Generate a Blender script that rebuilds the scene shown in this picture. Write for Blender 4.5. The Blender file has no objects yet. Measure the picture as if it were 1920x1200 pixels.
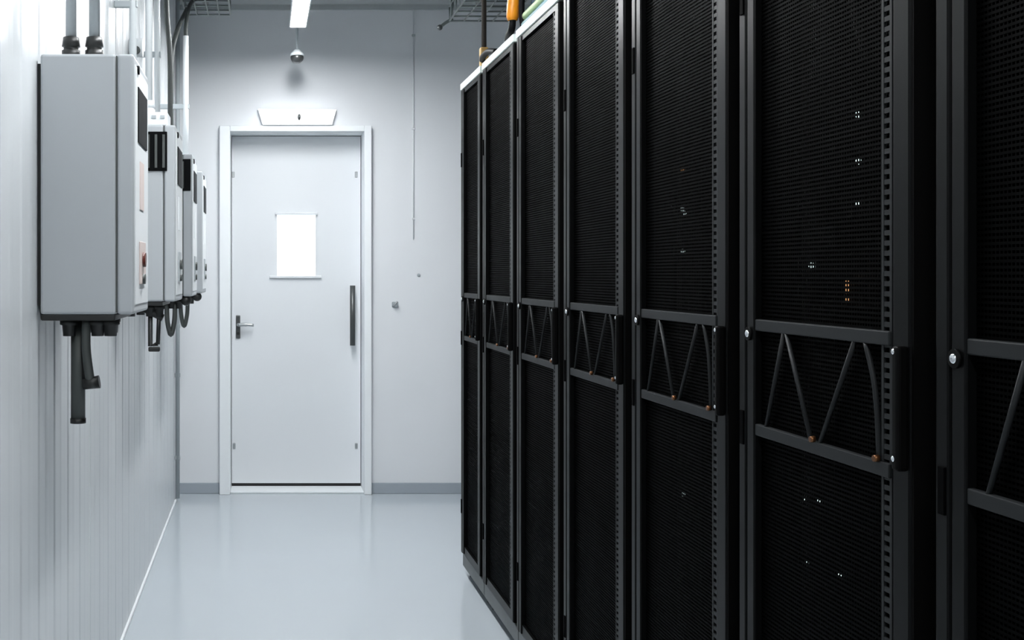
import bpy, bmesh, math, random
from mathutils import Vector
random.seed(4)
S = bpy.context.scene
C = S.collection

# ------------------------------------------------------------------ camera, world, exposure
FPX = 2140.0                       # focal length in pixels of a 1920 px wide frame
EYE = 1.29
cam_d = bpy.data.cameras.new('camera')
cam = bpy.data.objects.new('camera', cam_d)
C.objects.link(cam)
cam.location = (0, 0, EYE)
cam.rotation_euler = (math.radians(90), 0, 0)
cam_d.sensor_width = 36
cam_d.lens = 36 * FPX / 1920
cam_d.shift_x = (960 - 493) / 1920
cam_d.shift_y = -(600 - 515) / 1920
cam_d.clip_start = 0.02
S.camera = cam

w = bpy.data.worlds.new('world')
S.world = w
w.use_nodes = True
w.node_tree.nodes['Background'].inputs[0].default_value = (0.75, 0.85, 0.95, 1)
w.node_tree.nodes['Background'].inputs[1].default_value = 0.1
S.view_settings.view_transform = 'Standard'
S.view_settings.look = 'None'
S.view_settings.gamma = 1
S.view_settings.use_curve_mapping = False
S.view_settings.exposure = 0.0
LAMP = 124.0                        # emission of the ceiling tubes
LAMP_COL = (0.965, 0.985, 1.0, 1)

# ------------------------------------------------------------------ materials
M = {}
def mat(name, col, rough=0.5, metal=0.0, spec=0.5, emit=None, es=0.0, noise=0.0, nscale=8.0, bump=0.0, stretch=(1, 1, 1)):
    m = bpy.data.materials.new(name)
    m.use_nodes = True
    nt = m.node_tree
    b = nt.nodes['Principled BSDF']
    b.inputs['Base Color'].default_value = (*col, 1)
    b.inputs['Roughness'].default_value = rough
    b.inputs['Metallic'].default_value = metal
    b.inputs['Specular IOR Level'].default_value = spec
    if emit:
        b.inputs['Emission Color'].default_value = (*emit[:3], 1)
        b.inputs['Emission Strength'].default_value = es
    if noise or bump:
        tc = nt.nodes.new('ShaderNodeTexCoord')
        mp = nt.nodes.new('ShaderNodeMapping')
        mp.inputs['Scale'].default_value = stretch
        n = nt.nodes.new('ShaderNodeTexNoise')
        n.inputs['Scale'].default_value = nscale
        n.inputs['Detail'].default_value = 4
        nt.links.new(tc.outputs['Object'], mp.inputs[0])
        nt.links.new(mp.outputs[0], n.inputs['Vector'])
        if noise:
            r = nt.nodes.new('ShaderNodeMix')
            r.data_type = 'RGBA'
            r.inputs[6].default_value = (*[c * (1 - noise) for c in col], 1)
            r.inputs[7].default_value = (*[min(1, c * (1 + noise)) for c in col], 1)
            nt.links.new(n.outputs[0], r.inputs[0])
            nt.links.new(r.outputs[2], b.inputs['Base Color'])
            q = nt.nodes.new('ShaderNodeMapRange')
            q.inputs['To Min'].default_value = rough * 0.85
            q.inputs['To Max'].default_value = min(1, rough * 1.15)
            nt.links.new(n.outputs[0], q.inputs[0])
            nt.links.new(q.outputs[0], b.inputs['Roughness'])
        if bump:
            bp = nt.nodes.new('ShaderNodeBump')
            bp.inputs['Strength'].default_value = bump
            bp.inputs['Distance'].default_value = 0.002
            nt.links.new(n.outputs[0], bp.inputs['Height'])
            nt.links.new(bp.outputs[0], b.inputs['Normal'])
    M[name] = m
    return m

mat('wall_paint', (0.73, 0.75, 0.775), 0.55, noise=0.02, nscale=3)
mat('steel_panel', (0.62, 0.65, 0.67), 0.31, noise=0.03, nscale=2, stretch=(1, 3, 0.3))
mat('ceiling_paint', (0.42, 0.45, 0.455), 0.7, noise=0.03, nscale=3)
mat('epoxy_floor', (0.46, 0.505, 0.54), 0.11, noise=0.03, nscale=1.5)
mat('skirting', (0.33, 0.37, 0.41), 0.5, noise=0.03)
mat('white_trim', (0.82, 0.85, 0.87), 0.4, noise=0.02)
mat('door_paint', (0.74, 0.765, 0.79), 0.4, noise=0.02, nscale=2)
mat('black_rubber', (0.008, 0.009, 0.009), 0.6, noise=0.1)
mat('dark_steel', (0.10, 0.105, 0.105), 0.35, metal=0.7, noise=0.1)
mat('brushed_steel', (0.40, 0.42, 0.43), 0.35, metal=0.8, noise=0.1, stretch=(1, 1, 8))
mat('chrome', (0.8, 0.82, 0.84), 0.15, metal=1.0, noise=0.02)
mat('lit_pane', (0.9, 0.95, 1), 0.2, emit=(0.93, 0.99, 1.0), es=1.25, noise=0.02)
mat('tube', (0.9, 0.95, 1), 0.4, emit=LAMP_COL, es=LAMP, noise=0.01)
mat('door_lamp_diffuser', (0.9, 0.95, 1), 0.4, emit=LAMP_COL, es=2.6, noise=0.01)
mat('grey_enamel', (0.40, 0.425, 0.445), 0.38, noise=0.03, nscale=3)
mat('pale_enamel', (0.72, 0.75, 0.77), 0.4, noise=0.02)
mat('gland', (0.012, 0.013, 0.013), 0.45, noise=0.1)
mat('flex_conduit', (0.06, 0.068, 0.066), 0.5, noise=0.1, nscale=20)
mat('pipe_grey', (0.40, 0.44, 0.46), 0.4, noise=0.05)
mat('pipe_white', (0.78, 0.82, 0.84), 0.4, noise=0.02)
mat('screen', (0.003, 0.0035, 0.004), 0.5, spec=0.05, noise=0.1)
mat('red_knob', (0.10, 0.02, 0.012), 0.4, noise=0.1)
mat('pink_label', (0.68, 0.58, 0.55), 0.5, noise=0.05)
mat('wire', (0.20, 0.225, 0.22), 0.4, metal=0.6, noise=0.08)
mat('rack_body', (0.0006, 0.0006, 0.0007), 0.7, spec=0.02, noise=0.1)
mat('rack_frame', (0.0020, 0.0022, 0.0023), 0.345, spec=0.08, noise=0.12, nscale=4, stretch=(1, 1, 0.4))
mat('rack_mesh', (0.0004, 0.00045, 0.00045), 0.55, spec=0.014, noise=0.1)
mat('rack_brace', (0.012, 0.0132, 0.014), 0.45, spec=0.10, noise=0.1)
mat('kick_grey', (0.07, 0.076, 0.078), 0.45, noise=0.08)
mat('handle_black', (0.0012, 0.0012, 0.0012), 0.55, spec=0.06, noise=0.1)
mat('mint_trim', (0.84, 0.92, 0.88), 0.4, noise=0.03)
mat('copper', (0.13, 0.055, 0.022), 0.35, metal=0.8, noise=0.1)
mat('server_face', (0.003, 0.0031, 0.0032), 0.45, spec=0.2, noise=0.2, nscale=20)
mat('power_strip', (0.20, 0.215, 0.215), 0.4, noise=0.1)
mat('led_white', (0.8, 0.9, 0.9), 0.4, emit=(0.8, 1.0, 1.0), es=1.6, noise=0.01)
mat('led_amber', (0.8, 0.4, 0.1), 0.4, emit=(1.0, 0.5, 0.22), es=0.9, noise=0.01)
mat('orange_plastic', (0.85, 0.30, 0.01), 0.4, noise=0.12, nscale=12)
mat('yellow_plastic', (0.50, 0.31, 0.10), 0.45, noise=0.08)
mat('brown_steel', (0.05, 0.042, 0.035), 0.5, metal=0.3, noise=0.1)
mat('cable_black', (0.004, 0.004, 0.005), 0.55, spec=0.12, noise=0.1)
mat('cable_teal', (0.05, 0.19, 0.22), 0.5, noise=0.1)
mat('cable_green', (0.42, 0.58, 0.30), 0.5, noise=0.1)
mat('cable_blue', (0.02, 0.06, 0.12), 0.5, noise=0.1)
mat('cable_grey', (0.13, 0.14, 0.14), 0.5, noise=0.1)

# ------------------------------------------------------------------ mesh helpers
class MB:
    def __init__(s, off=(0, 0, 0)):
        s.bm = bmesh.new()
        s.off = Vector(off)
    def box(s, x0, x1, y0, y1, z0, z1, bev=0.0, seg=2):
        t = bmesh.new()
        bmesh.ops.create_cube(t, size=1)
        for v in t.verts:
            v.co = Vector(((x0 + x1) / 2 + v.co.x * (x1 - x0), (y0 + y1) / 2 + v.co.y * (y1 - y0), (z0 + z1) / 2 + v.co.z * (z1 - z0)))
        if bev:
            bmesh.ops.bevel(t, geom=t.edges[:], offset=bev, segments=seg, affect='EDGES', profile=0.5)
        return s._add(t)
    def prism(s, pts, axis, a, b):
        """closed outline pts (2D) extruded along axis from a to b"""
        def put(p, q):
            return {'x': (q, p[0], p[1]), 'y': (p[0], q, p[1]), 'z': (p[0], p[1], q)}[axis]
        A = [s.bm.verts.new(Vector(put(p, a)) - s.off) for p in pts]
        B = [s.bm.verts.new(Vector(put(p, b)) - s.off) for p in pts]
        n = len(pts)
        s.bm.faces.new(A)
        s.bm.faces.new(B[::-1])
        for i in range(n):
            s.bm.faces.new((A[i], B[i], B[(i + 1) % n], A[(i + 1) % n]))
        return s
    def _add(s, t):
        m = bpy.data.meshes.new('tmp')
        for v in t.verts:
            v.co -= s.off
        t.to_mesh(m)
        t.free()
        s.bm.from_mesh(m)
        bpy.data.meshes.remove(m)
        return s
    def tube(s, path, r, n=12, cap=True):
        P = [Vector(p) for p in path]
        rs = r if isinstance(r, (list, tuple)) else [r] * len(P)
        rings = []
        ref = None
        for i, p in enumerate(P):
            d = (P[min(i + 1, len(P) - 1)] - P[max(i - 1, 0)])
            if d.length < 1e-9:
                d = (P[i] - P[i - 1]) if i else Vector((0, 0, 1))
            d.normalize()
            if ref is None:
                ref = d.orthogonal().normalized()
            ref = (ref - d * ref.dot(d))
            ref = ref.normalized() if ref.length > 1e-6 else d.orthogonal().normalized()
            q = d.cross(ref)
            rings.append([s.bm.verts.new(p - s.off + (ref * math.cos(2 * math.pi * k / n) + q * math.sin(2 * math.pi * k / n)) * rs[i]) for k in range(n)])
        for a, b in zip(rings, rings[1:]):
            for k in range(n):
                f = s.bm.faces.new((a[k], a[(k + 1) % n], b[(k + 1) % n], b[k]))
                f.smooth = True
        if cap:
            s.bm.faces.new(rings[0][::-1])
            s.bm.faces.new(rings[-1])
        return s
    def ball(s, c, r, sc=(1, 1, 1)):
        t = bmesh.new()
        bmesh.ops.create_uvsphere(t, u_segments=16, v_segments=10, radius=r)
        for v in t.verts:
            v.co = Vector((v.co.x * sc[0], v.co.y * sc[1], v.co.z * sc[2])) + Vector(c)
        for f in t.faces:
            f.smooth = True
        return s._add(t)
    def build(s, name, m, parent=None):
        bmesh.ops.recalc_face_normals(s.bm, faces=s.bm.faces[:])
        me = bpy.data.meshes.new(name)
        s.bm.to_mesh(me)
        s.bm.free()
        me.materials.append(M[m])
        o = bpy.data.objects.new(name, me)
        C.objects.link(o)
        if parent is not None:
            o.parent = parent
        else:
            o.location = s.off
        return o

def curve(pts, n=8):
    """Catmull-Rom through pts"""
    P = [Vector(p) for p in pts]
    P = [P[0] * 2 - P[1]] + P + [P[-1] * 2 - P[-2]]
    out = []
    for i in range(1, len(P) - 2):
        a, b, c, d = P[i - 1:i + 3]
        for k in range(n):
            t = k / n
            out.append(0.5 * ((2 * b) + (c - a) * t + (2 * a - 5 * b + 4 * c - d) * t * t + (3 * b - a - 3 * c + d) * t ** 3))
    out.append(P[-2])
    return out

def tag(o, label, cat, group=None, kind=None):
    o['label'] = label
    if cat:
        o['category'] = cat
    if group:
        o['group'] = group
    if kind:
        o['kind'] = kind
    return o
def thing(name, loc, label, cat, group=None):
    o = bpy.data.objects.new(name, None)
    o.empty_display_size = 0.1
    C.objects.link(o)
    o.location = loc
    return tag(o, label, cat, group)
def struct(o, label=None):
    o['kind'] = 'structure'
    if label:
        o['label'] = label
    return o
def share(o, parent, loc=None):
    c = o.copy()
    C.objects.link(c)
    c.parent = parent
    if loc is not None:
        c.location = loc
    return c

# ------------------------------------------------------------------ the room
XL, XR, YB, YF, H = -0.50, 2.40, -2.4, 6.73, 2.88
struct(MB().box(XL - 0.15, XR + 0.15, YB - 0.15, YF + 0.3, -0.1, 0).build('floor', 'epoxy_floor'), 'glossy blue grey epoxy floor')
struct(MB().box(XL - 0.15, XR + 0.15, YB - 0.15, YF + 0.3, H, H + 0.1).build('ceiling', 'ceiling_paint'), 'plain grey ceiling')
struct(MB().box(XR, XR + 0.1, YB, YF, 0, H).build('wall_right', 'wall_paint'), 'white wall behind the racks')
struct(MB().box(XL, XR, YB - 0.1, YB, 0, H).build('wall_back', 'wall_paint'), 'white wall behind the viewer')
# far wall with the door opening
DX0, DX1, DZ1 = -0.192, 0.594, 2.13
wf = MB()
wf.box(XL - 0.1, DX0 - 0.03, YF, YF + 0.26, 0, H)
wf.box(DX1 + 0.03, XR + 0.1, YF, YF + 0.26, 0, H)
wf.box(DX0 - 0.03, DX1 + 0.03, YF, YF + 0.26, DZ1 + 0.03, H)
wall_f = struct(wf.build('wall_far', 'wall_paint'), 'white end wall around the door')
# thin coving line where far wall meets ceiling
struct(MB().box(XL, XR, YF - 0.012, YF, H - 0.03, H).build('trim_1', 'ceiling_paint'), 'narrow trim under the ceiling on the end wall')

# left wall: steel sandwich panels with shallow vertical ribs
wl = struct(MB().box(XL - 0.1, XL - 0.006, YB, YF, 0, H).build('wall_left', 'steel_panel'), 'ribbed white steel panel wall')
PW = 1.14
NR = 6
def rib_panel():
    b = MB()
    prof = [(0.0, 0.004)]
    pitch = PW / NR
    y = 0.003
    prof = [(-0.006, y), (-0.0005, y + 0.002)]
    for i in range(NR):
        y0 = i * pitch
        if i:
            prof += [(-0.0005, y0 - 0.012), (-0.0035, y0 - 0.004), (-0.0035, y0 + 0.004), (-0.0005, y0 + 0.012)]
        prof += [(-0.0005, y0 + pitch * 0.38), (0.0005, y0 + pitch * 0.44), (0.0005, y0 + pitch * 0.56), (-0.0005, y0 + pitch * 0.62)]
    prof += [(-0.0005, PW - 0.005), (-0.006, PW - 0.003)]
    for (x0, ya), (x1, yb) in zip(prof, prof[1:]):
        v = [b.bm.verts.new(c) for c in ((x0, ya, 0), (x1, yb, 0), (x1, yb, H), (x0, ya, H))]
        b.bm.faces.new(v)
    bmesh.ops.remove_doubles(b.bm, verts=b.bm.verts[:], dist=1e-6)
    return b.build('wall_panel', 'steel_panel', wl)
p0 = rib_panel()
for f in p0.data.polygons:
    f.use_smooth = False
for i in range(8):
    o = p0 if i == 0 else share(p0, wl)
    o.location = (XL, YB + 0.01 + i * PW, 0)
struct(MB().box(XL, XL + 0.010, YB, YF, 0, 0.016, bev=0.003).build('baseboard_left', 'white_trim'), 'thin white bead along the foot of the ribbed wall')
bb = MB()
struct(MB().box(XL, DX0 - 0.065, YF - 0.012, YF, 0, 0.064, bev=0.003).build('baseboard_far', 'skirting'), 'short grey skirting left of the door')
struct(MB().box(DX1 + 0.045, XR, YF - 0.012, YF, 0, 0.064, bev=0.003).build('baseboard_far', 'skirting'), 'grey skirting right of the door')

# ------------------------------------------------------------------ the door
YD = YF + 0.17                     # face of the leaf, set back in the frame
d = MB((0.2, YD, 0))
GX0, GX1, GZ0, GZ1 = 0.085, 0.318, 1.283, 1.652
d.box(DX0 + 0.004, GX0, YD, YD + 0.05, 0.03, DZ1 - 0.004)
d.box(GX1, DX1 - 0.004, YD, YD + 0.05, 0.03, DZ1 - 0.004)
d.box(GX0, GX1, YD, YD + 0.05, 0.03, GZ0)
d.box(GX0, GX1, YD, YD + 0.05, GZ1, DZ1 - 0.004)
door = struct(d.build('door_1', 'door_paint'), 'white steel door with a small lit window')
OFF = (0.2, YD, 0)
f = MB(OFF)
for x0, x1 in ((DX0 - 0.063, DX0), (DX1, DX1 + 0.043)):
    f.box(x0, x1, YF - 0.045, YF + 0.0, 0, DZ1 + 0.034, bev=0.004)
f.box(DX0, DX1, YF - 0.045, YF, DZ1, DZ1 + 0.034, bev=0.003)
f.box(DX0 - 0.029, DX0, YF, YF + 0.22, 0, DZ1 + 0.029)
f.box(DX1, DX1 + 0.029, YF, YF + 0.22, 0, DZ1 + 0.029)
f.box(DX0, DX1, YF, YF + 0.22, DZ1, DZ1 + 0.029)
f.build('door_frame', 'white_trim', door)
th = MB(OFF).box(DX0, DX1, YF - 0.005, YF + 0.21, 0.0, 0.012, bev=0.003).build('threshold', 'white_trim', door)
MB(OFF).box(DX0 + 0.004, DX1 - 0.004, YD + 0.004, YD + 0.03, 0.012, 0.03).build('seal_or_edge_shade', 'black_rubber', door)
f = MB(OFF)
f.box(GX0 - 0.012, GX1 + 0.012, YD - 0.022, YD, GZ1, GZ1 + 0.014, bev=0.003)
f.box(GX0 - 0.008, GX0, YD - 0.004, YD, GZ0, GZ1)
f.box(GX1, GX1 + 0.008, YD - 0.004, YD, GZ0, GZ1)
wfrm = f.build('window_frame', 'door_paint', door)
MB(OFF).box(GX0 - 0.045, GX1 + 0.035, YD - 0.016, YD, GZ0 - 0.014, GZ0, bev=0.002).build('window_ledge', 'door_paint', door)
MB(OFF).box(GX0, GX1, YD + 0.015, YD + 0.025, GZ0, GZ1).build('window_pane', 'lit_pane', door)
# lever handle
f = MB(OFF).box(-0.163, -0.137, YD - 0.010, YD, 0.905, 1.045, bev=0.004)
lp = f.build('handle_plate', 'dark_steel', door)
f = MB(OFF)
f.tube([(-0.148, YD, 0.988), (-0.148, YD - 0.045, 0.988)], 0.010)
f.tube(curve([(-0.150, YD - 0.045, 0.988), (-0.10, YD - 0.048, 0.990), (-0.055, YD - 0.046, 0.986)], 5), [0.011] * 6 + [0.009] * 5)
f.build('lever', 'brushed_steel', lp)
MB(OFF).tube([(-0.15, YD - 0.010, 0.935), (-0.15, YD - 0.016, 0.935)], 0.009).build('keyhole', 'black_rubber', lp)
# pull handle
f = MB(OFF)
f.tube([(0.538, YD - 0.050, 0.865), (0.538, YD - 0.050, 1.225)], 0.016, 14)
f.build('pull_handle', 'dark_steel', door)
for z in (0.92, 1.17):
    MB(OFF).tube([(0.538, YD, z), (0.538, YD - 0.05, z)], 0.009).build('handle_stud', 'brushed_steel', door)
for x, z in ((DX0 + 0.012, 1.895), (DX1 - 0.03, 1.895), (DX0 + 0.018, 0.255), (DX1 - 0.03, 0.255)):
    MB(OFF).box(x - 0.008, x + 0.008, YD - 0.006, YD, z - 0.018, z + 0.018, bev=0.003).build('frame_bolt', 'brushed_steel', door)

# small fittings on the end wall
t = thing('wall_conduit', (0.887, YF, 0.0), 'thin white vertical conduit on end wall right of the door', 'conduit')
MB((0.887, YF, 0)).tube([(0.887, YF - 0.0035, 1.50), (0.887, YF - 0.0035, 2.87)], 0.0035, 10).build('pipe', 'wall_paint', t)
for z in (1.62, 2.15, 2.70):
    MB((0.887, YF, 0)).box(0.877, 0.897, YF - 0.011, YF, z - 0.006, z + 0.006, bev=0.002).build('clip', 'pipe_grey' if z > 2.6 else 'wall_paint', t)
t = thing('wall_hook', (0.777, YF, 1.11), 'small tilted grey hook on end wall beside the door', 'hook')
f = MB((0.777, YF, 1.11)).box(0.76, 0.796, YF - 0.006, YF, 1.095, 1.13, bev=0.006)
f.build('plate', 'pipe_grey', t)
MB((0.777, YF, 1.11)).tube(curve([(0.766, YF - 0.004, 1.106), (0.776, YF - 0.03, 1.115), (0.79, YF - 0.03, 1.132)], 5), 0.006, 8).build('peg', 'brushed_steel', t)
o = MB((0.918, YF, 1.29)).ball((0.918, YF - 0.002, 1.288), 0.010, (1, 0.7, 1)).build('wall_button', 'pipe_grey')
tag(o, 'tiny grey button on end wall near the far rack', 'button')

# ------------------------------------------------------------------ luminaires
def ceiling_light(y0, y1, label):
    x, z = 0.185, 2.605
    t = thing('ceiling_light', (x, (y0 + y1) / 2, H), label, 'ceiling light', 'long tube lights over the aisle')
    off = (x, (y0 + y1) / 2, H)
    b = MB(off)
    b.prism([(x - 0.046, z - 0.006), (x - 0.040, z - 0.006), (x - 0.040, z + 0.014), (x + 0.040, z + 0.014), (x + 0.040, z - 0.006), (x + 0.046, z - 0.006),
             (x + 0.046, z + 0.022), (x + 0.035, z + 0.06), (x - 0.035, z + 0.06), (x - 0.046, z + 0.022)], 'y', y0, y1)
    for ya, yb in ((y0, y0 + 0.004), (y1 - 0.004, y1)):
        b.box(x - 0.040, x + 0.040, ya, yb, z - 0.006, z + 0.014)
    b.build('housing', 'white_trim', t)
    b = MB(off)
    b.box(x - 0.0395, x + 0.0395, y0 + 0.0045, y1 - 0.0045, z - 0.002, z + 0.0135)
    b.build('diffuser', 'tube', t)
    for yy in (y0 + 0.25, y1 - 0.25):
        MB(off).tube([(x, yy, z + 0.06), (x, yy, H)], 0.005, 8).build('hanger', 'pipe_grey', t)
ceiling_light(4.54, 6.04, 'bright white tube light hanging from ceiling before the door')
ceiling_light(1.95, 3.45, 'second white tube light along the aisle ceiling, nearer the viewer')
ceiling_light(-0.77, 0.73, 'third white tube light along the aisle ceiling, above the viewer')

# lamp above the door: tapered case with two lit panels
t = thing('emergency_light', (0.205, YF, 2.22), 'glowing white tapered light mounted just above the door', 'wall light')
off = (0.205, YF, 2.22)
b = MB(off)
b.prism([(-0.030, 2.262), (0.432, 2.262), (0.405, 2.165), (0.000, 2.165)], 'y', YF - 0.025, YF)
b.box(0.000, 0.405, YF - 0.055, YF - 0.025, 2.165, 2.1685)
b.build('case', 'white_trim', t)
for x0, x1, x2, x3 in ((-0.026, 0.207, 0.207, 0.004), (0.217, 0.428, 0.401, 0.217)):
    b = MB(off)
    b.prism([(x0, 2.259), (x1, 2.253), (x2, 2.169), (x3, 2.169)], 'y', YF - 0.053, YF - 0.0252)
    b.build('lit_panel', 'door_lamp_diffuser', t)
MB(off).ball((0.212, YF - 0.050, 2.212), 0.013, (0.8, 0.9, 1.5)).build('latch', 'dark_steel', t)

# pendant sensor between the tube and the wall
px, py = 0.190, 6.35
t = thing('pendant_sensor', (px, py, H), 'small round grey sensor hanging on a thin stem above the door', 'sensor')
MB((px, py, H)).tube([(px, py, 2.534), (px, py, H)], 0.007, 10).build('stem', 'pipe_grey', t)
b = MB((px, py, H))
b.ball((px, py, 2.497), 0.037, (1, 1, 0.85))
b.build('bulb', 'dark_steel', t)
b = MB((px, py, H))
b.tube([(px, py, 2.507), (px, py, 2.519), (px, py, 2.541)], [0.038, 0.036, 0.014], 16)
b.build('collar', 'pipe_white', t)

# ------------------------------------------------------------------ wall boxes on the left
def wall_box(y, label, wid=0.31, knob='flex_conduit', side='plain', under='stubs'):
    x0, xs, x1 = XL + 0.008, -0.323, -0.285
    z0, z1 = 1.202, 1.778
    org = (XL, y + wid / 2, z0)
    t = thing('inverter_box', org, label, 'electrical box', 'grey electrical boxes on the left wall')
    MB(org).box(XL, x0, y + 0.012, y + wid - 0.012, z0 + 0.02, z1 - 0.02).build('rail_or_shadow_gap', 'black_rubber', t)  # black filler, paints in the shadow gap between box and wall
    body = MB(org).box(x0, xs - 0.002, y, y + wid, z0, z1, bev=0.006).build('body', 'grey_enamel', t)
    MB(org).box(xs - 0.002, xs + 0.001, y + 0.004, y + wid - 0.004, z0 + 0.004, z1 - 0.004).build('seam', 'flex_conduit', t)
    cov = MB(org).box(xs + 0.001, x1, y, y + wid, z0, z1, bev=0.007, seg=3).build('cover', 'grey_enamel', t)
    MB(org).box(x1 - 0.0035, x1 + 0.002, y + 0.018, y + wid - 0.018, z0 + 0.02, z1 - 0.02, bev=0.002).build('front_panel', 'pale_enamel', cov)
    MB(org).box(x1 + 0.001, x1 + 0.0045, y + 0.06, y + wid - 0.06, 1.590, 1.715, bev=0.001).build('display', 'screen', cov)
    MB(org).tube([(x1, y + 0.06, 1.752), (x1 + 0.006, y + 0.06, 1.752)], 0.010).build('indicator', 'screen', cov)
    MB(org).box(x1 + 0.002, x1 + 0.004, y + 0.10, y + 0.18, 1.44, 1.55).build('label_sticker', 'pink_label' if knob == 'red_knob' else 'pipe_white', cov)
    MB(org).box(x1 + 0.002, x1 + 0.006, y + 0.09, y + 0.20, 1.268, 1.366, bev=0.001).build('switch_plate', 'pink_label' if knob == 'red_knob' else 'pipe_grey', cov)
    b = MB(org).tube([(x1, y + 0.135, 1.325), (x1 + 0.013, y + 0.135, 1.325)], 0.017, 16)
    b.build('rotary_switch', knob, cov)
    MB(org).tube([(x1, y + 0.135, 1.280), (x1 + 0.012, y + 0.135, 1.280)], 0.012, 12).build('push_button', 'flex_conduit', cov)
    MB(org).box(x0, xs - 0.004, y + 0.006, y + wid - 0.006, z0 - 0.014, z0, bev=0.003).build('base_plate', 'gland', t)
    # cable glands under the box
    for gx, gy in ((-0.436, 0.05), (-0.372, 0.05), (-0.343, 0.05), (-0.42, 0.20), (-0.36, 0.20)):
        b = MB(org)
        b.tube([(gx, y + gy, z0 - 0.014), (gx, y + gy, z0 - 0.024), (gx, y + gy, z0 - 0.026), (gx, y + gy, z0 - 0.05)], [0.021, 0.021, 0.016, 0.014], 12)
        b.build('cable_gland', 'gland', t)
    yy = y + 0.05
    if under == 'stubs':
        b = MB(org)
        b.tube([(-0.421, yy + 0.03, z0 - 0.014), (-0.421, yy + 0.03, 0.962)], 0.0165, 14)
        c = b.build('conduit_stub', 'flex_conduit', t)
        MB(org).tube([(-0.421, yy + 0.03, 0.963), (-0.421, yy + 0.03, 0.952)], 0.018, 14).build('end_cap', 'gland', c)
        b = MB(org)
        b.tube(curve([(-0.397, yy, z0 - 0.014), (-0.398, yy, z0 - 0.08), (-0.388, yy, 1.045)], 6), 0.0105, 12)
        c = b.build('cable', 'flex_conduit', t)
        b = MB(org)
        b.tube([(-0.405, yy, 1.043), (-0.368, yy, 1.049)], [0.012, 0.015], 12)
        b.build('cable_plug', 'gland', c)
        MB(org).tube([(-0.40, yy + 0.02, z0 - 0.014), (-0.404, yy + 0.02, 1.05)], 0.007, 10).build('cable', 'gland', t)
    elif under == 'loop':
        b = MB(org)
        b.tube([(-0.372, yy, z0 - 0.03), (-0.372, yy, 1.055), (-0.348, yy, 1.062)], 0.008, 10)
        c = b.build('cable', 'gland', t)
        b = MB(org)
        b.tube([(-0.343, yy, z0 - 0.03), (-0.347, yy, 1.06)], 0.007, 10)
        b.build('cable', 'gland', t)
        MB(org).box(-0.378, -0.340, yy - 0.01, yy + 0.01, 1.036, 1.052, bev=0.004).build('cable_plug', 'gland', c)
        b = MB(org)
        b.tube([(-0.40, yy, z0 - 0.02), (-0.33, yy, z0 - 0.055)], 0.012, 10)
        b.build('cable', 'gland', t)
    else:
        b = MB(org)
        b.tube(curve([(-0.392, yy, z0 - 0.03), (-0.389, yy, 1.10), (-0.375, yy, 1.045), (-0.361, yy, 1.10), (-0.358, yy, z0 - 0.03)], 6), 0.010, 10)
        b.build('cable_loop', 'flex_conduit', t)
        MB(org).ball((-0.312, yy - 0.02, z0 - 0.016), 0.022).build('cable_plug', 'gland', t)
    if side != 'plain':
        # black vent grille on the near side
        g = MB(org).box(-0.462, -0.312 if side == 'capped' else -0.291, y - 0.005, y + 0.001, 1.628, 1.756, bev=0.002).build('side_grille', 'screen', t)
        for k in range(6):
            xx = -0.452 + k * 0.025
            MB(org).box(xx, xx + 0.008, y - 0.010, y - 0.005, 1.638, 1.746).build('grille_fin', 'flex_conduit', g)
    if side == 'capped':
        c = MB(org).box(-0.46, -0.312, y + 0.02, y + 0.14, z1, z1 + 0.045, bev=0.004).build('terminal_cover', 'pipe_white', t)
        for k in range(5):
            xx = -0.448 + k * 0.028
            MB(org).box(xx, xx + 0.014, y + 0.017, y + 0.021, z1 + 0.024, z1 + 0.034).build('slot', 'pipe_grey', c)
    return t
wall_box(2.52, 'largest grey electrical box on left wall with plain side, nearest the viewer', knob='red_knob')
wall_box(3.72, 'second grey electrical box on left wall with white slotted cap above a black grille', side='capped', under='loop')
wall_box(4.60, 'third grey electrical box on left wall, black side grille and hanging cable loop', side='grille', under='uloop')
wall_box(5.38, 'farthest grey electrical box on left wall, only its front edge showing', side='plain', under='none_', wid=0.33)

def conduit(pts, r, m, label, gl=None, clips=(), group='conduits running up the left wall'):
    p0 = Vector(pts[0])
    t = thing('conduit', p0, label, 'conduit', group)
    MB(p0).tube(pts if len(pts) == 2 else curve(pts, 6), r, 12).build('pipe', m, t)
    if gl:
        z = p0.z
        b = MB(p0)
        b.tube([(p0.x, p0.y, z), (p0.x, p0.y, z + 0.022), (p0.x, p0.y, z + 0.0225), (p0.x, p0.y, z + 0.030), (p0.x, p0.y, z + 0.031), (p0.x, p0.y, z + 0.052)],
               [0.021, 0.021, 0.017, 0.017, 0.021, 0.018], 12)
        b.build('gland', gl, t)
    for z in clips:
        b = MB(p0)
        b.box(XL, p0.x + r + 0.003, p0.y - 0.009, p0.y + 0.009, z - 0.012, z + 0.012, bev=0.003)
        b.build('clip', 'pipe_grey', t)
    return t
ZT = 1.778
conduit([(-0.437, 2.60, ZT), (-0.437, 2.60, 2.86)], 0.0125, 'pipe_grey', 'grey conduit rising from the nearest electrical box, closer to the wall', 'gland', (2.4,))
conduit([(-0.384, 2.60, ZT), (-0.384, 2.60, 2.86)], 0.0125, 'pipe_grey', 'grey conduit rising from the nearest electrical box, farther from the wall', 'gland')
conduit([(-0.437, 3.84, ZT + 0.045), (-0.437, 3.84, 2.86)], 0.0125, 'pipe_white', 'pale conduit rising from the second electrical box, closer to the wall', 'pipe_white', (2.2,))
conduit([(-0.384, 3.84, ZT + 0.045), (-0.384, 3.84, 2.86)], 0.012, 'pipe_white', 'pale conduit rising from the second electrical box, farther from the wall', 'pipe_white')
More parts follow.
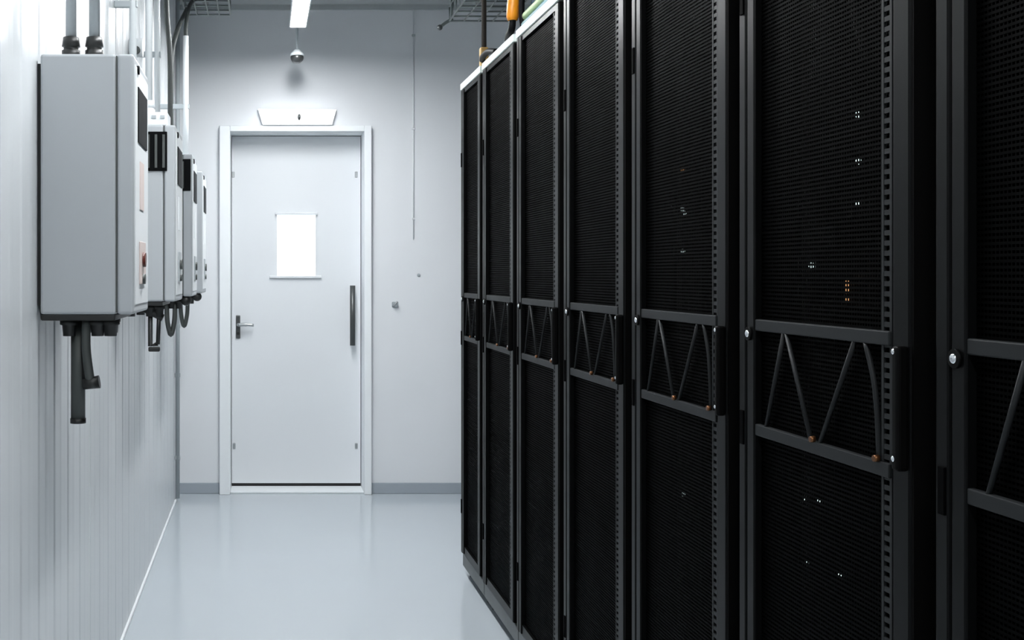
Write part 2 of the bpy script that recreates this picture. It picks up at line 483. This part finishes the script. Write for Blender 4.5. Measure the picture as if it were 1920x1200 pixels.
conduit([(-0.437, 4.72, ZT), (-0.437, 4.72, 2.86)], 0.0125, 'pipe_white', 'pale conduit rising from the third electrical box, closer to the wall', None, (2.2,))
conduit([(-0.384, 4.72, ZT), (-0.384, 4.72, 2.18), (-0.40, 4.74, 2.4), (-0.40, 4.80, 2.70)], 0.011, 'flex_conduit', 'dark conduit rising from the third electrical box')
conduit([(-0.372, 5.50, ZT), (-0.372, 5.50, 2.44)], 0.014, 'pipe_white', 'bright white conduit rising from the farthest electrical box', None, (2.1,))
conduit([(-0.445, 5.55, ZT), (-0.445, 5.55, 2.30), (-0.425, 5.62, 2.48), (-0.38, 5.72, 2.62)], 0.012, 'flex_conduit', 'dark curved conduit from the farthest electrical box to left cable tray')
conduit([(-0.372, 5.50, 2.43), (-0.372, 5.52, 2.50), (-0.36, 5.58, 2.60), (-0.345, 5.68, 2.655)], 0.010, 'flex_conduit', 'dark cable leaving the bright white conduit for the left tray')
conduit([(-0.484, 6.48, 0.02), (-0.484, 6.48, 2.86)], 0.012, 'pipe_grey', 'grey pipe running floor to ceiling in the far left corner', None, (0.25, 0.72, 1.0, 1.9))
# fitting on the wall between conduits
t = thing('junction_box', (XL, 4.28, 2.14), 'small pale round junction fitting on the left wall between conduits', 'junction box')
MB((XL, 4.28, 2.14)).tube([(XL, 4.28, 2.14), (XL + 0.05, 4.28, 2.14)], 0.035, 14).build('body', 'pipe_white', t)
MB((XL, 4.28, 2.14)).tube([(XL + 0.03, 4.25, 2.125), (XL + 0.03, 4.235, 2.125)], 0.014, 12).build('gland', 'flex_conduit', t)

# ------------------------------------------------------------------ wire cable trays
def cable_tray(x0, x1, y0, y1, z, hs, label, bracket=None):
    org = (x0, y1, z)
    t = thing('cable_tray', org, label, 'cable tray', 'wire cable trays under the ceiling')
    for x in (x0, x1):
        for dz in (0.0, hs):
            MB(org).tube([(x, y0, z + dz), (x, y1, z + dz)], 0.005, 8).build('side_wire', 'wire', t)
    for k in (1, 2, 3):
        x = x0 + (x1 - x0) * k / 4
        MB(org).tube([(x, y0, z), (x, y1, z)], 0.004, 8).build('floor_wire', 'wire', t)
    r0 = MB(org).tube([(x0, y1, z + hs), (x0, y1, z), (x1, y1, z), (x1, y1, z + hs)], 0.0045, 8).build('cross_wire', 'wire', t)
    y = y1 - 0.1
    while y > y0:
        share(r0, t, (0, y - y1, 0))
        y -= 0.1
    for yy in (y1 - 0.06, y1 - 1.2, y1 - 2.4):
        if yy > y0:
            for x in (x0, x1):
                MB(org).tube([(x, yy, z), (x, yy, H)], 0.005, 8).build('hanger_rod', 'wire', t)
    return t
cable_tray(-0.40, -0.17, 5.05, 5.95, 2.645, 0.06, 'grey wire mesh cable tray at the top left by the ribbed wall')
tr = cable_tray(0.915, 1.20, 1.5, 5.60, 2.535, 0.07, 'grey wire mesh cable tray above the tops of the black racks')
b = MB((0.915, 5.60, 2.535))
b.tube(curve([(0.93, 5.6, 2.545), (0.895, 5.6, 2.525), (0.87, 5.6, 2.505)], 4), 0.008, 10)
e = b.build('wire_end', 'wire', tr)
MB((0.915, 5.60, 2.535)).ball((0.868, 5.6, 2.503), 0.014).build('end_cap', 'dark_steel', tr)
cc = tag(MB((1.0, 4, 2.56)).tube(curve([(0.98, 1.6, 2.556), (1.0, 3.0, 2.556), (0.985, 4.2, 2.556), (1.0, 5.3, 2.556)], 8), 0.015, 10).build('cable', 'cable_grey'), 'dark grey cable lying in the right wire tray above the racks', 'cable')
cc = tag(MB((-0.3, 4, 2.66)).tube(curve([(-0.40, 4.90, 2.80), (-0.33, 5.0, 2.70), (-0.30, 5.2, 2.667), (-0.29, 5.8, 2.667)], 8), 0.016, 10).build('cable', 'cable_grey'), 'dark grey cable lying in the left wire tray', 'cable')

# ------------------------------------------------------------------ server racks
RX = 0.85                          # plane of the door fronts
PITCH = 0.595
TOP = 2.08
ZB1, ZB2 = 1.203, 1.022
def mesh_panel(w):
    """perforated sheet: thin slats crossed by thin bars"""
    V, F = [], []
    def bx(x0, x1, y0, y1, z0, z1):
        n = len(V)
        V.extend([(x0, y0, z0), (x1, y0, z0), (x1, y1, z0), (x0, y1, z0), (x0, y0, z1), (x1, y0, z1), (x1, y1, z1), (x0, y1, z1)])
        F.extend([tuple(n + i for i in q) for q in ((0, 3, 2, 1), (4, 5, 6, 7), (0, 1, 5, 4), (1, 2, 6, 5), (2, 3, 7, 6), (3, 0, 4, 7))])
    y0, y1 = 0.079, w - 0.062
    z = 0.135
    while z < TOP - 0.022:
        bx(0.013, 0.0155, y0, y1, z, z + 0.0036)
        z += 0.0070
    y = y0
    while y < y1:
        bx(0.0135, 0.015, y, y + 0.0022, 0.13, TOP - 0.012)
        y += 0.0072
    me = bpy.data.meshes.new('mesh_panel')
    me.from_pydata(V, [], F)
    me.materials.append(M['rack_mesh'])
    return me
def make_rack(w, label):
    t = thing('server_rack', (0, 0, 0), label, 'server rack', 'row of black server racks')
    b = MB()
    D = 1.0
    ya, yb = -0.0275, w + 0.0275
    b.box(0.045, D, ya, ya + 0.018, 0.1, TOP)
    b.box(0.045, D, yb - 0.018, yb, 0.1, TOP)
    b.box(D - 0.018, D, ya + 0.018, yb - 0.018, 0.1, TOP)
    b.box(0.045, D - 0.018, ya + 0.018, yb - 0.018, TOP - 0.02, TOP)
    b.box(0.045, D - 0.018, ya + 0.018, yb - 0.018, 0.1, 0.12)
    b.build('cabinet_body', 'rack_body', t)
    MB().box(0.012, 0.10, ya + 0.004, yb - 0.004, 0.036, 0.094, bev=0.004).build('kick_plate', 'kick_grey', t)
    MB().box(0.035, D - 0.02, ya + 0.01, yb - 0.01, 0.014, 0.0995).build('base_frame', 'rack_body', t)
    for fy in (ya + 0.05, yb - 0.05):
        for fx in (0.06, D - 0.08):
            b = MB()
            b.tube([(fx, fy, 0), (fx, fy, 0.010), (fx, fy, 0.011), (fx, fy, 0.03)], [0.026, 0.024, 0.010, 0.010], 12)
            b.build('foot', 'rack_body', t)
    MB().box(0.0, 0.045, ya + 0.03, yb - 0.012, TOP + 0.002, TOP + 0.030, bev=0.003).build('top_trim', 'mint_trim', t)
    # inner mounting rails
    for ry in (0.045, w - 0.085):
        b = MB()
        b.box(0.085, 0.090, ry, ry + 0.030, 0.14, TOP - 0.04)
        b.box(0.085, 0.13, ry, ry + 0.003, 0.14, TOP - 0.04)
        b.build('rail_or_shadow_gap', 'kick_grey', t)
    # hinge post of the cabinet
    hp = MB().box(0.0, 0.044, w - 0.029, w, 0.1, TOP, bev=0.004).build('hinge_post', 'rack_frame', t)
    for z in (0.30, 1.02, 1.78):
        b = MB()
        b.box(-0.003, 0.001, w - 0.024, w - 0.010, z - 0.03, z + 0.03, bev=0.001)
        b.build('hinge', 'rack_body', hp)
    # door
    dr = MB()
    dr.box(0.0, 0.034, 0.0, 0.042, 0.105, TOP - 0.002, bev=0.004)
    dr.box(0.004, 0.034, 0.040, w - 0.062, 0.105, 0.136)
    dr.box(0.004, 0.034, 0.040, w - 0.062, TOP - 0.018, TOP - 0.002)
    dr.box(0.0, 0.034, w - 0.063, w - 0.034, 0.105, TOP - 0.002, bev=0.003)
    door = dr.build('rack_door', 'rack_frame', t)
    MB().box(0.012, 0.03, 0.042, 0.0535, 0.136, TOP - 0.018).build('door_channel', 'rack_body', door)
    MB().box(0.003, 0.033, -0.004, 0.0005, 0.107, TOP - 0.004).build('seal_or_edge_shade', 'handle_black', door)  # black strip added to paint the shade of the gap on the door edge
    # punched strip beside the lock stile
    ps = MB()
    ps.box(0.006, 0.010, 0.0535, 0.0590, 0.136, TOP - 0.018)
    ps.box(0.006, 0.010, 0.0740, 0.0795, 0.136, TOP - 0.018)
    V = 0.14
    bmb = ps.bm
    while V < TOP - 0.03:
        vs = [bmb.verts.new(c) for c in ((0.0065, 0.0585, V), (0.0065, 0.0745, V), (0.0065, 0.0745, V + 0.007), (0.0065, 0.0585, V + 0.007),
                                          (0.0095, 0.0585, V), (0.0095, 0.0745, V), (0.0095, 0.0745, V + 0.007), (0.0095, 0.0585, V + 0.007))]
        for q in ((0, 3, 2, 1), (4, 5, 6, 7), (0, 1, 5, 4), (2, 3, 7, 6)):
            bmb.faces.new([vs[i] for i in q])
        V += 0.014
    ps.build('punched_strip', 'rack_brace', door)
    mp = bpy.data.objects.new('mesh_panel', mesh_panel(w))
    C.objects.link(mp)
    mp.parent = door
    mp['kind'] = 'stuff'
    mp['label'] = 'fine black perforated mesh'
    for z in (ZB1, ZB2):
        MB().box(0.002, 0.012, 0.054, w - 0.062, z - 0.010, z + 0.010, bev=0.002).build('brace_bar', 'rack_brace', door)
    k = w / 0.539
    for ya_, za, yb_, zb in ((0.441, 0, 0.375, 1), (0.367, 1, 0.282, 0), (0.254, 0, 0.150, 1), (0.120, 1, 0.090, 0.55)):
        za, zb = (ZB2 + 0.008 + q * (ZB1 - ZB2 - 0.016) for q in (za, zb))
        if abs(zb - za) < 0.12:
            pts = curve([(0.006, 0.122 * k, ZB1 - 0.008), (0.006, 0.096 * k, 1.13), (0.006, 0.084 * k, ZB2 + 0.008)], 5)
        else:
            pts = [(0.006, ya_ * k, za), (0.006, yb_ * k, zb)]
        MB().tube(pts, 0.0036, 8).build('brace_rod', 'rack_brace', door)
    for y in (0.268, 0.084):
        b = MB()
        b.tube([(0.004, y * k, ZB2 + 0.013), (-0.003, y * k, ZB2 + 0.013)], [0.0055, 0.0045], 10)
        b.build('rivet', 'copper', door)
    MB().box(-0.016, 0.001, 0.001, 0.017, 1.030, 1.196, bev=0.005, seg=3).build('handle', 'handle_black', door)
    for z in (1.188, 1.046):
        MB().ball((-0.0125, 0.012, z), 0.0052).build('handle_screw', 'chrome', door)
    MB().tube([(0.001, w - 0.045, 1.187), (-0.004, w - 0.045, 1.187)], 0.012, 14).build('lock_ring', 'handle_black', door)
    MB().ball((-0.004, w - 0.045, 1.187), 0.0065, (0.5, 1, 1)).build('lock_button', 'chrome', door)
    return t
def copy_tree(o, parent=None):
    c = o.copy()
    C.objects.link(c)
    c.parent = parent
    for ch in list(o.children):
        copy_tree(ch, c)
    return c

rack_labels = ['black server rack at the right edge of the photo, nearest the viewer',
               'black mesh door server rack with the largest fully visible lattice brace',
               'black mesh door server rack, third from the right edge',
               'black mesh door server rack, fourth from the right edge, in the middle of the row',
               'black server rack with a broad white top strip next to the orange cable',
               'black server rack with pale top strip, second from the far end']
racks = []
for i, lb in enumerate(rack_labels):
    r = make_rack(0.539, lb) if i == 0 else copy_tree(racks[0])
    r['label'] = lb
    r.location = (RX, 0.905 + i * PITCH, 0)
    racks.append(r)
r = make_rack(0.425, 'narrowest looking black server rack at the far end of the row by the door')
r.location = (RX, 0.905 + 6 * PITCH, 0)
racks.append(r)

# equipment seen dimly behind the mesh
def server(y_rack, z, leds, label, group='slim servers inside the racks'):
    """leds: list of (local y, dz, colour)"""
    fx = RX + 0.092
    org = (fx, y_rack + 0.27, z)
    t = thing('rack_server', org, label, 'server', group)
    y0, y1 = y_rack + 0.048, y_rack + 0.482
    MB(org).box(fx + 0.012, fx + 0.55, y0 + 0.012, y1 - 0.012, z, z + 0.043).build('chassis', 'rack_body', t)
    bz = MB(org).box(fx, fx + 0.012, y0, y1, z + 0.0005, z + 0.0425, bev=0.002).build('bezel', 'server_face', t)
    for k in range(4):
        ya = y0 + 0.06 + k * 0.085
        MB(org).box(fx - 0.003, fx, ya, ya + 0.075, z + 0.008, z + 0.036, bev=0.001).build('drive_bay', 'rack_mesh', bz)
    for yy in (y0 + 0.012, y1 - 0.012):
        MB(org).tube([(fx, yy, z + 0.008), (fx - 0.018, yy, z + 0.010), (fx - 0.018, yy, z + 0.033), (fx, yy, z + 0.035)], 0.003, 8).build('pull_handle', 'dark_steel', t)
    for ly, dz, c in leds:
        MB(org).ball((fx - 0.005, y_rack + ly, z + dz), 0.0048).build('indicator_light', c, t)
F_ = 0.905 + PITCH
E_ = F_ + PITCH
W_, A_ = 'led_white', 'led_amber'
server(F_, 1.522, [(0.297, 0.02, W_)], 'top server behind the largest mesh door, one white light near the punched strip')
server(F_, 1.448, [(0.295, 0.02, W_)], 'server with one white light, second from top behind the largest mesh door')
server(F_, 1.382, [(0.297, 0.021, W_)], 'server with one white light, third from top behind the largest mesh door')
server(F_, 1.285, [(0.45, 0.021, W_)], 'server with a white light just above the largest lattice brace')
server(F_, 1.238, [(0.33, 0.038, A_), (0.33, 0.026, A_), (0.33, 0.012, A_)], 'server with a column of amber lights above the largest lattice brace')
server(F_, 0.886, [(0.424, 0.022, W_), (0.47, 0.018, W_)], 'server with two white lights just below the largest lattice brace')
server(F_, 0.778, [(0.354, 0.024, W_), (0.46, 0.016, W_)], 'lowest server with two white lights behind the largest mesh door')
server(E_, 1.503, [(0.453, 0.022, A_)], 'server with an amber light high behind the third rack door from the right')
server(E_, 1.415, [(0.455, 0.021, W_), (0.44, 0.012, W_)], 'server with two faint lights behind the third rack door from the right')
server(E_, 1.322, [(0.452, 0.021, W_)], 'server with one faint light above the lattice of the third rack from the right')
server(E_, 0.778, [(0.45, 0.022, W_)], 'server with one faint light low behind the third rack door from the right')
t = thing('power_strip', (RX + 0.09, F_ + 0.41, 1.62), 'grey vertical power strip behind the top of the largest mesh door', 'power strip')
org = (RX + 0.09, F_ + 0.41, 1.62)
MB(org).box(RX + 0.070, RX + 0.088, F_ + 0.395, F_ + 0.420, 1.62, 2.03, bev=0.003).build('case', 'power_strip', t)
for k in range(7):
    MB(org).box(RX + 0.067, RX + 0.071, F_ + 0.400, F_ + 0.415, 1.65 + k * 0.05, 1.68 + k * 0.05, bev=0.001).build('socket', 'handle_black', t)
for k, (ya, yb) in enumerate(((0.12, 0.13), (0.19, 0.20), (0.25, 0.28))):
    c = MB((RX + 0.075, F_ + ya, 1.6)).tube(curve([(RX + 0.072, F_ + ya, 2.02), (RX + 0.065, F_ + (ya + yb) / 2 + 0.02, 1.88), (RX + 0.065, F_ + yb, 1.74), (RX + 0.074, F_ + yb - 0.03, 1.62)], 8), 0.006, 8).build('patch_cable', 'cable_grey')
    tag(c, ['dark patch cable behind the largest mesh door, nearest its punched strip', 'dark patch cable behind the largest mesh door, middle of three', 'dark patch cable behind the largest mesh door, nearest the power strip'][k], 'cable', 'patch cables in the rack')

# ------------------------------------------------------------------ things on top of the racks
ZT = TOP + 0.03
t = thing('support_rod', (0.885, 4.57, H), 'brown vertical support rod with yellow foot above the far racks', 'support rod')
org = (0.885, 4.57, H)
MB(org).tube([(0.885, 4.57, 2.19), (0.885, 4.57, H)], 0.010, 12).build('rod', 'brown_steel', t)
MB(org).tube([(0.885, 4.57, 2.47), (0.95, 4.57, 2.49), (1.0, 4.57, 2.515)], 0.008, 10).build('arm', 'brown_steel', t)
b = MB(org)
b.box(0.868, 0.902, 4.555, 4.585, 2.115, 2.20, bev=0.007)
b.build('foot', 'yellow_plastic', t)
b = MB((0.885, 4.5, ZT))
b.tube(curve([(0.874, 4.545, 2.145), (0.868, 4.50, 2.150), (0.870, 4.40, 2.150), (0.880, 4.30, 2.130)], 6), 0.012, 12)
tag(b.build('cable', 'cable_black'), 'thick black cable lying on the rack top beside the yellow foot', 'cable')

t = thing('orange_cable', (0.855, 3.89, ZT), 'orange sleeved cable with black tail standing above the rack row', 'cable')
org = (0.855, 3.89, ZT)
b = MB(org)
b.tube([(0.853, 3.90, 2.158), (0.853, 3.90, 2.17), (0.855, 3.90, 2.20), (0.862, 3.90, 2.26), (0.868, 3.90, 2.40), (0.868, 3.90, 2.60)], [0.016, 0.021, 0.022, 0.022, 0.020, 0.020], 14)
b.build('sleeve', 'orange_plastic', t)
b = MB(org)
b.tube(curve([(0.853, 3.90, 2.165), (0.850, 3.90, 2.13), (0.856, 3.98, 2.122), (0.868, 4.05, 2.122)], 6), 0.012, 12)
b.build('tail', 'cable_black', t)
b = MB((0.88, 3.86, ZT))
b.tube(curve([(0.888, 3.86, 2.10), (0.878, 3.86, 2.14), (0.875, 3.86, 2.20), (0.880, 3.86, 2.35), (0.882, 3.86, 2.53)], 6), 0.010, 12)
tag(b.build('cable', 'cable_black'), 'black upright cable right behind the orange cable', 'cable')
for nm, x, z, r_, m, lb in (('cable', 0.882, 2.127, 0.016, 'cable_teal', 'teal cable lying on the rack top behind the white strip'),
                            ('cable', 0.884, 2.158, 0.015, 'cable_green', 'pale green cable lying on the rack top above the teal one'),
                            ('cable', 0.915, 2.200, 0.016, 'cable_blue', 'dark blue cable lying on the rack top behind the green one')):
    b = MB((x, 3.5, z))
    b.tube(curve([(x, 3.83, z), (x + 0.004, 3.66, z + 0.004), (x - 0.003, 3.45, z), (x + 0.002, 3.20, z + 0.003), (x, 2.9, z)], 6), r_, 12)
    tag(b.build(nm, m), lb, 'cable', 'coloured cables on the rack tops')
